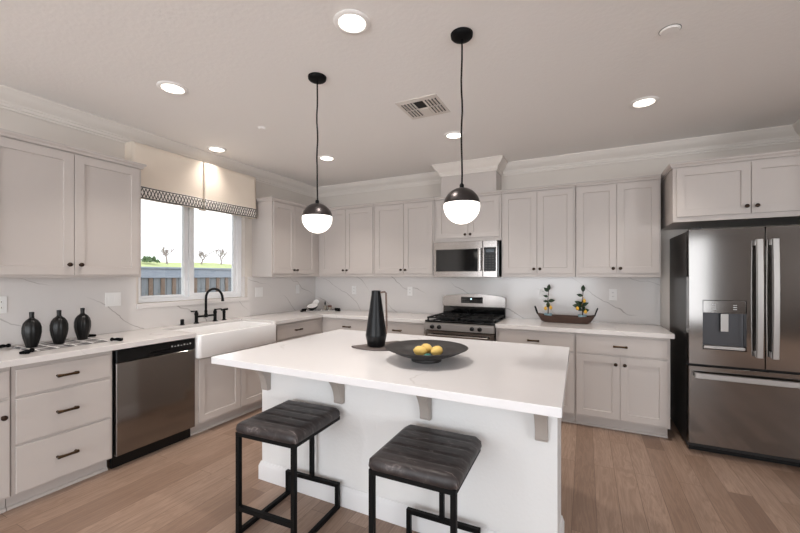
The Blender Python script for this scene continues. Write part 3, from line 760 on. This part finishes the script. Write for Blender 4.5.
def pendant(x, y, label):
    o = thing('pendant_lamp', label, 'pendant lamp', (x, y, 1.784), 0, 'globe pendants over the island')
    R = .0970; z0 = .012; cap = []; gl = []
    a0 = math.asin(z0/R)
    for k in range(13): a = a0+(PI/2-a0)*k/12; cap.append(((R+.0015)*math.cos(a), (R+.0015)*math.sin(a)))
    cap[-1] = (0, R+.0015)
    MB().lathe([(R-.004, z0)]+cap, seg=40).build('cap', 'gunmetal', o, ang=60)
    for k in range(17): a = -PI/2+(a0+PI/2)*k/16; gl.append((R*math.cos(a) if k else 0, R*math.sin(a)-.0008))
    MB().lathe(gl, seg=40).build('globe', 'globe', o, ang=60)
    MB().lathe([(.012, R+.001), (.012, R+.016), (.007, R+.024), (0, R+.025)], seg=16).build('socket_cap', 'blackmetal', o)
    n = 14; H = HC-1.784-.02
    MB().tube([(.0025*math.sin(k*1.1), .0025*math.cos(k*1.7), R+.02+(H-R-.02)*k/n) for k in range(n+1)], .0048, 8).build('cord', 'blackmetal', o)
    MB().lathe([(0, HC-1.784-.028), (.030, HC-1.784-.028), (.052, HC-1.784-.022), (.058, HC-1.784-.016), (.060, HC-1.784-.0005), (0, HC-1.784-.0005)], seg=32).build('canopy', 'blackmetal', o)
pendant(2.075, -2.523, 'globe pendant lamp with dark metal cap, hanging at left')
pendant(3.055, -2.523, 'globe pendant lamp with dark metal cap, hanging in front of the microwave cabinet')
ve = thing('ceiling_vent', 'square white ceiling vent with louvres beside the right pendant cord', 'vent', (2.527, -1.805, HC))
MB().box(-.165, .165, -.165, .165, -.006, -.0005, .002).build('plate', 'trim', ve)
mb = MB()
for (cx, cy, vert) in ((-.095, -.06, 1), (-.095, .065, 1), (.10, -.06, 1), (.10, .065, 1)):
    for k in range(4):
        mb.box(cx-.042+.026*k, cx-.030+.026*k, cy-.055, cy+.055, -.0075, -.0062)
mb.box(-.035, .040, -.115, -.008, -.0075, -.0062)
mb.build('louvre_slots', mat('vent_dark', rgb(30, 28, 27), .7), ve)
mb = MB()
for (cx, cy) in ((-.095, -.06), (-.095, .065), (.10, -.06), (.10, .065)):
    for k in range(4): mb.box(cx-.029+.026*k, cx-.023+.026*k, cy-.055, cy+.055, -.011, -.0062)
mb.box(-.035, .040, .008, .115, -.012, -.0062, .003)
mb.build('vanes', 'trim', ve)
sd = thing('smoke_detector', 'flat round white disc on the ceiling at upper right', 'smoke detector', (4.056, -2.063, HC))
MB().lathe([(0, -.0005), (.047, -.0005), (.047, -.004), (.043, -.006), (.042, -.010), (0, -.011)], seg=36).build('disc', 'ceil', sd)
MB().lathe([(.0475, -.0005), (.050, -.0005), (.050, -.002), (.0475, -.002), (.0475, -.0005)], seg=36).build('gap_ring', 'slot', sd)
sp2 = thing('sprinkler_cover', 'tiny round sprinkler cover on the ceiling over the window side', 'sprinkler', (1.091, -2.063, HC))
MB().lathe([(0, -.0005), (.038, -.0005), (.038, -.004), (.030, -.005), (.028, -.012), (0, -.013)], seg=28).build('disc', 'ceil', sp2)

# ------------------------------------------------------------------ outlets and switches (front faces -y in local space)
def plate(label, loc, rz, gangs=1, kind='outlet'):
    loc = (loc[0]+(.0007 if rz else 0), loc[1]-(0 if rz else .0007), loc[2]); o = thing('wall_outlet' if kind == 'outlet' else 'light_switch', label, kind, loc, rz, 'outlets and switches on the backsplash')
    w = .072 if gangs == 1 else .118
    MB().box(-w/2, w/2, -.0065, -.0005, -.059, .059, .002).build('plate', 'plate', o)
    for g in range(gangs):
        cx = 0 if gangs == 1 else (-.023+.046*g)
        if kind == 'switch' or (gangs == 2 and g == 1 and kind == 'mixed'):
            MB().box(cx-.0165, cx+.0165, -.009, -.0068, -.033, .033, .001).build('rocker', 'plate', o)
        else:
            for dz in (-.02, .02):
                mb = MB().box(cx-.016, cx+.016, -.0085, -.0068, dz-.014, dz+.014, .002); f_ = mb.build('socket', 'plate', o)
                MB().box(cx-.008, cx-.0055, -.0092, -.0086, dz-.004, dz+.006).box(cx+.0055, cx+.008, -.0092, -.0086, dz-.004, dz+.006).build('slots', 'slot', f_)
    return o
plate('white wall outlet behind the black vases at the left edge', (.012, -3.395, 1.203), LEFT, 1, 'outlet')
plate('double white light switch between the black vases and the window', (.012, -2.70, 1.203), LEFT, 2, 'switch')
plate('double white light switch right of the window, above the sink end', (.012, -1.098, 1.20), LEFT, 2, 'switch')
plate('single white light switch on the window wall, nearest the corner', (.012, -.405, 1.213), LEFT, 1, 'switch')
plate('white wall outlet on the back wall, left of the tall black pitcher', (.706, -.012, 1.20), 0)
plate('white wall outlet on the back wall, between the tall pitcher and the range', (1.583, -.012, 1.20), 0)
plate('white wall outlet directly behind the left lemon plant', (3.227, -.012, 1.208), 0)
plate('white wall outlet right of the lemon plants, nearest the fridge', (3.91, -.012, 1.208), 0)

# ------------------------------------------------------------------ bar stools
def stool(label, loc, rz):
    o = thing('bar_stool', label, 'bar stool', loc, rz, 'bar stools at the island')
    w, dp, zt = .205, .215, .613
    mb = MB(); nx, ny = 14, 40; top = []
    def H(u, v):   # channels run across the seat
        c = abs(math.sin(v*PI*5)); e = min(1, (1-abs(2*u-1))*9); ev = min(1, (1-abs(2*v-1))*9)
        return zt-.006+.005*min(1, c*2.2)**.6*min(e, 1) - .012*(1-e)**2 - .012*(1-ev)**2
    for j in range(ny+1):
        row = []
        for i in range(nx+1):
            u, v = i/nx, j/ny; row.append(mb.b.verts.new((-w+2*w*u, -dp+2*dp*v, H(u, v))))
        top.append(row)
    for p, q in zip(top, top[1:]):
        for i in range(nx): mb.b.faces.new([p[i], p[i+1], q[i+1], q[i]])
    rim = [top[0][i] for i in range(nx+1)]+[top[j][nx] for j in range(1, ny+1)]+[top[ny][i] for i in range(nx-1, -1, -1)]+[top[j][0] for j in range(ny-1, 0, -1)]
    m1 = [mb.b.verts.new((v.co.x*1.018, v.co.y*1.018, zt-.042)) for v in rim]; m2 = [mb.b.verts.new((v.co.x*.99, v.co.y*.99, zt-.054)) for v in rim]
    N = len(rim)
    for a, b in ((rim, m1), (m1, m2)):
        for k in range(N): mb.b.faces.new([a[k], b[k], b[(k+1) % N], a[(k+1) % N]])
    mb.b.faces.new(list(reversed(m2)))
    for v in mb.b.verts:    # rounded plan corners
        ax, ay = abs(v.co.x), abs(v.co.y); r = .03
        if ax > w-r and ay > dp-r:
            dx, dy = ax-(w-r), ay-(dp-r); l = math.hypot(dx, dy)
            mx = max(dx, dy)
            if l > 1e-6: k = mx/l; v.co.x = math.copysign(w-r+dx*k, v.co.x); v.co.y = math.copysign(dp-r+dy*k, v.co.y)
    mb.build('seat', 'leather', o, ang=60)
    b = .012; zf = .559; X = .186; Y = .20
    mb = MB()
    for yy in (-Y, Y): mb.box(-X-b, X+b, yy-b, yy+b, zf-.022, zf-.0005, .001)
    for xx in (-X, X): mb.box(xx-b, xx+b, -Y+b, Y-b, zf-.022, zf-.0005, .001)
    mb.build('seat_frame', 'blackmetal', o)
    for xx in (-X, X):
        MB().box(xx-b, xx+b, -Y-b, -Y+b, .001, zf-.0225, .0015).build('leg', 'blackmetal', o)
        MB().box(xx-b, xx+b, -Y+b, Y+b, .001, .025, .0015).build('floor_runner', 'blackmetal', o)
        MB().box(xx-b, xx+b, Y-b, Y+b, .0252, .133, .0015).build('riser', 'blackmetal', o)
    MB().box(-X+b, X-b, -Y-b, -Y+b, .134, .160, .0015).build('footrest', 'blackmetal', o)
    MB().box(-X-b, X+b, Y-b, Y+b, .1335, .157, .0015).build('crossbar', 'blackmetal', o)
    MB().box(-b, b, Y-b, Y+b, .1572, zf-.0225, .0015).build('post', 'blackmetal', o)
    return o
stool('left bar stool with dark channelled leather seat and black frame', (2.138, -2.838, 0), .055)
stool('right bar stool with dark channelled leather seat and black frame, nearest the camera', (2.994, -2.855, 0), .02)

# ------------------------------------------------------------------ island decor
dv = Vector((.517, .856)); nv = Vector((.856, -.517)); ctr = Vector((2.312, -2.168))
pts = []
for k in range(25): a = PI*k/24; q = ctr+dv*(.19*math.cos(a))+nv*(.245*math.sin(a)); pts.append((q.x, q.y))
o = MB().prism(list(reversed(pts)), .9148, .926).build('serving_board', 'stone'); bv = o.modifiers.new('edge', 'BEVEL'); bv.width = .002; bv.segments = 2; bv.limit_method = 'ANGLE'; bv.harden_normals = True
tag(o, 'half round grey brown stone board under the tall pitcher', 'serving board')
vs = thing('pitcher', 'tall tapered matte black pitcher on the island', 'pitcher', (2.374, -2.268, .9265))
MB().lathe([(0, 0), (.054, 0), (.058, .004), (.0715, .072), (.072, .080), (.069, .095), (.0325, .355), (.0315, .378), (.028, .379), (.027, .36), (0, .35)], seg=40).build('body', mat('pitcher_black', rgb(12, 13, 16), .36, spec=.3), vs, ang=50)
# handle towards the right in the photo
hd = Vector((.895, .445, 0)); hp = []
for r_, z in ((.027, .366), (.058, .370), (.067, .362), (.069, .30), (.071, .20), (.0725, .12), (.069, .084)): hp.append(hd*r_+Vector((0, 0, z)))
mb = MB(); ring = []; sd_ = Vector((-.445, .895, 0))
for i, p in enumerate(hp):
    t = (hp[min(i+1, len(hp)-1)]-hp[max(i-1, 0)]).normalized(); nn = t.cross(sd_).normalized()
    ring.append([mb.b.verts.new(p+sd_*a+nn*b) for a, b in ((-.014, -.006), (.014, -.006), (.014, .006), (-.014, .006))])
for p, q in zip(ring, ring[1:]):
    for j in range(4): mb.b.faces.new([p[j], p[(j+1) % 4], q[(j+1) % 4], q[j]])
mb.b.faces.new(ring[0]); mb.b.faces.new(list(reversed(ring[-1])))
mb.build('handle', 'copper', vs)
bw = thing('bowl', 'wide shallow dark grey footed bowl holding lemons', 'bowl', (2.826, -2.466, .9148))
MB().lathe([(0, 0), (.086, 0), (.088, .004), (.086, .016), (.10, .020), (.17, .044), (.236, .075), (.240, .078), (.236, .080), (.165, .050), (.09, .028), (0, .026)], seg=56).build('dish', mat('dark_stoneware', rgb(38, 35, 35), .5, bump=.1), bw, ang=50)
def lemon(x, y, z, rz, tilt, label):
    o = thing('lemon', label, 'lemon', (x, y, z), rz, 'lemons in the wide bowl')
    P = [(r*.85, z*.9) for r, z in [(0, -.046), (.006, -.044), (.010, -.040), (.022, -.033), (.031, -.02), (.0345, 0), (.031, .02), (.022, .033), (.010, .040), (.006, .044), (0, .046)]]
    MB().lathe(P, mtx=Matrix.Rotation(PI/2+tilt, 4, 'Y'), seg=24).build('fruit', 'lemon', o, ang=80)
zl = .9148+.0285+.0285
lemon(2.797, -2.492, zl, .5, .15, 'yellow lemon at the left of the three in the bowl')
lemon(2.803, -2.412, zl+.001, -.3, 0, 'yellow lemon at the back of the three in the bowl')
lemon(2.884, -2.450, zl+.0005, 1.0, -.1, 'yellow lemon at the right of the three in the bowl')
lf = MB(); lf.sphere((0, 0, 0), .02, 12, (1, .5, .1)); o = lf.build('leaf', 'tealleaf'); o.location = (2.846, -2.506, .9560); o.rotation_euler = (.7, -.1, .5)
tag(o, 'small teal leaf lying in front of the lemons', 'leaf')

# ------------------------------------------------------------------ left counter decor
def runner(label, loc, rz, L, Wd):
    o = thing('table_runner', label, 'table runner', loc, rz)
    mb = MB(); nx, ny = 20, 8
    rows = [[mb.b.verts.new((-L/2+L*i/nx, -Wd/2+Wd*j/ny, .0035+.0012*math.sin(i*1.3+j))) for i in range(nx+1)] for j in range(ny+1)]
    for p, q in zip(rows, rows[1:]):
        for i in range(nx): mb.b.faces.new([p[i], p[i+1], q[i+1], q[i]])
    c = mb.build('cloth', 'plaid', o, ang=80); sm = c.modifiers.new('thick', 'SOLIDIFY'); sm.thickness = .003; sm.offset = -.3
    for sx in (-1, 1):
        for sy in (-1, 1):
            p = Vector((sx*L/2, sy*Wd/2, .011)); d = Vector((sx*.7, sy*.5, 0)).normalized()
            mb = MB().sphere(p+d*.008+Vector((0,0,.003)), .0135, 10)
            for k in range(9):
                a = (k-4)*.09; dd = Vector((d.x*math.cos(a)-d.y*math.sin(a), d.x*math.sin(a)+d.y*math.cos(a), 0))
                mb.tube([p+d*.012, p+d*.02+dd*.02+Vector((0, 0, .002)), p+d*.012+dd*.062+Vector((0, 0, -.003))], [.008, .011, .009], 6)
            mb.build('tassel', 'fringe', o)
    return o
runner('grey plaid table runner with black tassels under the three black vases', (.290, -3.155, .9145), LEFT, .44, .345)
def bottle(x, y, label):
    o = thing('vase', label, 'vase', (x, y, .9212), 0, 'black bottle vases on the plaid runner')
    P = [(0, 0), (.027, 0), (.029, .004), (.036, .03), (.045, .065), (.050, .10), (.0495, .135), (.043, .162), (.031, .182), (.019, .192), (.0135, .198), (.0125, .212), (.0135, .236), (.0125, .239), (.009, .2385), (0, .23)]
    MB().lathe(P[:10], seg=96, wob=(.022, 12)).build('body', 'blackmatte', o, ang=70)
    MB().lathe(P[9:], seg=32).build('neck', 'blackmatte', o, ang=60)
bottle(.284, -3.320, 'black ribbed bottle vase, leftmost of the three on the runner')
bottle(.282, -3.172, 'black ribbed bottle vase, middle one of the three on the runner')
bottle(.224, -3.008, 'black ribbed bottle vase, nearest the window of the three on the runner')

# ------------------------------------------------------------------ corner decor
runner('grey plaid table runner with black tassels laid across the back corner', (.33, -.285, .9145), math.radians(37), .40, .19)
def tilt_bowl(label, loc, r, h, rot):
    o = thing('bowl', label, 'bowl', loc, 0, 'black and white bowls in the corner'); mt = Euler(rot).to_matrix().to_4x4()
    MB().lathe([(0, 0), (r*.5, 0), (r*.8, h*.35), (r, h), (r*.96, h)], seg=32, mtx=mt).build('shell', 'blackmatte', o, ang=60)
    MB().lathe([(r*.95, h+.0005), (r*.92, h*.92), (r*.72, h*.55), (0, h*.35)], seg=32, mtx=mt).build('lining', 'white', o, ang=60)
tilt_bowl('black bowl with white inside lying low in the back corner', (.235, -.335, .939), .078, .05, (.38, .10, 0))
tilt_bowl('smaller black bowl with white inside propped upright behind the low bowl', (.195, -.205, 1.0), .055, .035, (.95, -.25, .3))
bt = thing('bottle', 'small dark bottle with a pointed stopper in the back corner', 'bottle', (.318, -.170, .9205))
MB().lathe([(0, 0), (.024, 0), (.026, .004), (.026, .045), (.020, .055), (.010, .060), (.010, .068), (0, .068)], seg=20).build('body', 'cleargl', bt)
MB().lathe([(.011, .0685), (.014, .075), (.013, .092), (.006, .112), (0, .122)], seg=16).build('stopper', 'blackmatte', bt)
jr = thing('jar', 'small jar with a dark red lid in the back corner', 'jar', (.395, -.165, .9205))
MB().lathe([(0, 0), (.026, 0), (.028, .004), (.028, .038), (.025, .042), (0, .042)], seg=20).build('body', 'cleargl', jr)
MB().lathe([(.027, .0425), (.028, .045), (.028, .058), (.024, .061), (0, .061)], seg=20).build('lid', 'glassbrown', jr)

# ------------------------------------------------------------------ lemon plants in a wooden trough
tx, ty, tz = 3.465, -.215, .9148
tr = thing('wooden_tray', 'long boat shaped dark wooden tray on the counter right of the range', 'tray', (tx, ty, tz))
mb = MB(); N = 32
def ov(a, b, z, lift=0): return [mb.b.verts.new((a*math.copysign(abs(math.cos(t))**.75, math.cos(t)), b*math.copysign(abs(math.sin(t))**.75, math.sin(t)), z+lift*abs(math.cos(t))**3)) for t in (2*PI*k/N for k in range(N))]
LL = [ov(.215, .055, 0), ov(.235, .066, .012), ov(.285, .088, .070, .022), ov(.277, .080, .070, .022), ov(.228, .058, .018), ov(.15, .03, .014)]
for p, q in zip(LL, LL[1:]):
    for j in range(N): mb.b.faces.new([p[j], p[(j+1) % N], q[(j+1) % N], q[j]])
mb.b.faces.new(list(reversed(LL[0]))); mb.b.faces.new(LL[-1])
mb.build('trough', 'darkwood', tr, ang=50)
for s in (-1, 1):
    MB().tube([(s*.272, -.032, .080), (s*.282, -.032, .110), (s*.296, -.028, .150), (s*.300, -.012, .160), (s*.300, .012, .160), (s*.296, .028, .150), (s*.282, .032, .110), (s*.272, .032, .080)], .0055, 8).build('handle', 'castiron', tr)
def plant(x, label, leaves, lem, seed):
    o = thing('lemon_plant', label, 'plant', (x, ty, tz+.019), 0, 'lemon plants in the wooden tray'); rd = random.Random(seed)
    MB().lathe([(0, 0), (.030, 0), (.034, .01), (.041, .066), (.042, .070), (.038, .070), (.036, .060), (0, .058)], seg=24).build('pot', 'teal', o)
    st = [(0, 0, .055), (.002, 0, .13), (-.003, .002, .20), (.004, 0, .27), (.008, 0, .325)]
    MB().tube(st, [.006, .005, .004, .003, .002], 8).build('stem', 'stem', o)
    for (dx, dy, z, a, e, L_) in leaves:
        mb = MB(); d = Vector((math.cos(a)*math.cos(e), math.sin(a)*math.cos(e), math.sin(e))); sd = d.cross(Vector((0, -1, .3))).normalized(); nn = sd.cross(d); b0 = Vector((dx, dy, z))
        tk = Vector((0, 0, 0)); prev = None; n = 7
        for k in range(n+1):
            t = k/n; wd = .26*L_*math.sin(PI*t**.8)+.0006; c = b0+d*L_*t+nn*(.15*L_*math.sin(PI*t)*.4)
            row = [mb.b.verts.new(c+sd*wd*s+nn*(.12*wd*abs(s))) for s in (-1, 0, 1)]
            if prev:
                for j in (0, 1): mb.b.faces.new([prev[j], prev[j+1], row[j+1], row[j]])
            prev = row
        q = mb.build('leaf', 'leaf', o, ang=80); sm = q.modifiers.new('thick', 'SOLIDIFY'); sm.thickness = .0015
    for (dx, dy, z) in lem:
        MB().lathe([(0, -.021), (.004, -.019), (.013, -.013), (.0165, 0), (.013, .013), (.005, .019), (0, .022)], (dx, dy, z), 16).tube([(dx, dy, z+.02), (dx*.5, dy*.5, z+.035), (0, 0, z+.04)], .0018, 6).build('lemon', 'kumquat', o, ang=80)
plant(tx-.168, 'sparse lemon plant in the left end of the wooden tray',
      [(.006, 0, .315, 1.4, 1.3, .070), (.004, 0, .30, 3.0, .75, .065), (0, 0, .245, 3.1, .3, .05), (0, 0, .20, .1, .15, .07), (0, 0, .195, 3.2, .1, .05), (0, -.002, .13, 1.57, 1.35, .07), (0, 0, .14, -1.5, 1.2, .06)],
      [(-.024, -.012, .122), (.028, -.012, .132)], 1)
plant(tx+.160, 'bushy lemon plant in the right end of the wooden tray',
      [(.006, 0, .305, 1.4, 1.3, .075), (.004, 0, .262, 3.0, .25, .06)] + [(0, 0, .10+.013*k, 2.4*k+.4, .25+.12*(k % 3), .068) for k in range(8)] + [(-.01, -.01, .15, 3.14, .2, .085), (-.01, -.01, .175, 3.5, .5, .075), (.01, -.02, .12, -.4, .1, .06)],
      [(.018, -.035, .215), (-.045, -.030, .135), (.030, -.032, .105)], 2)
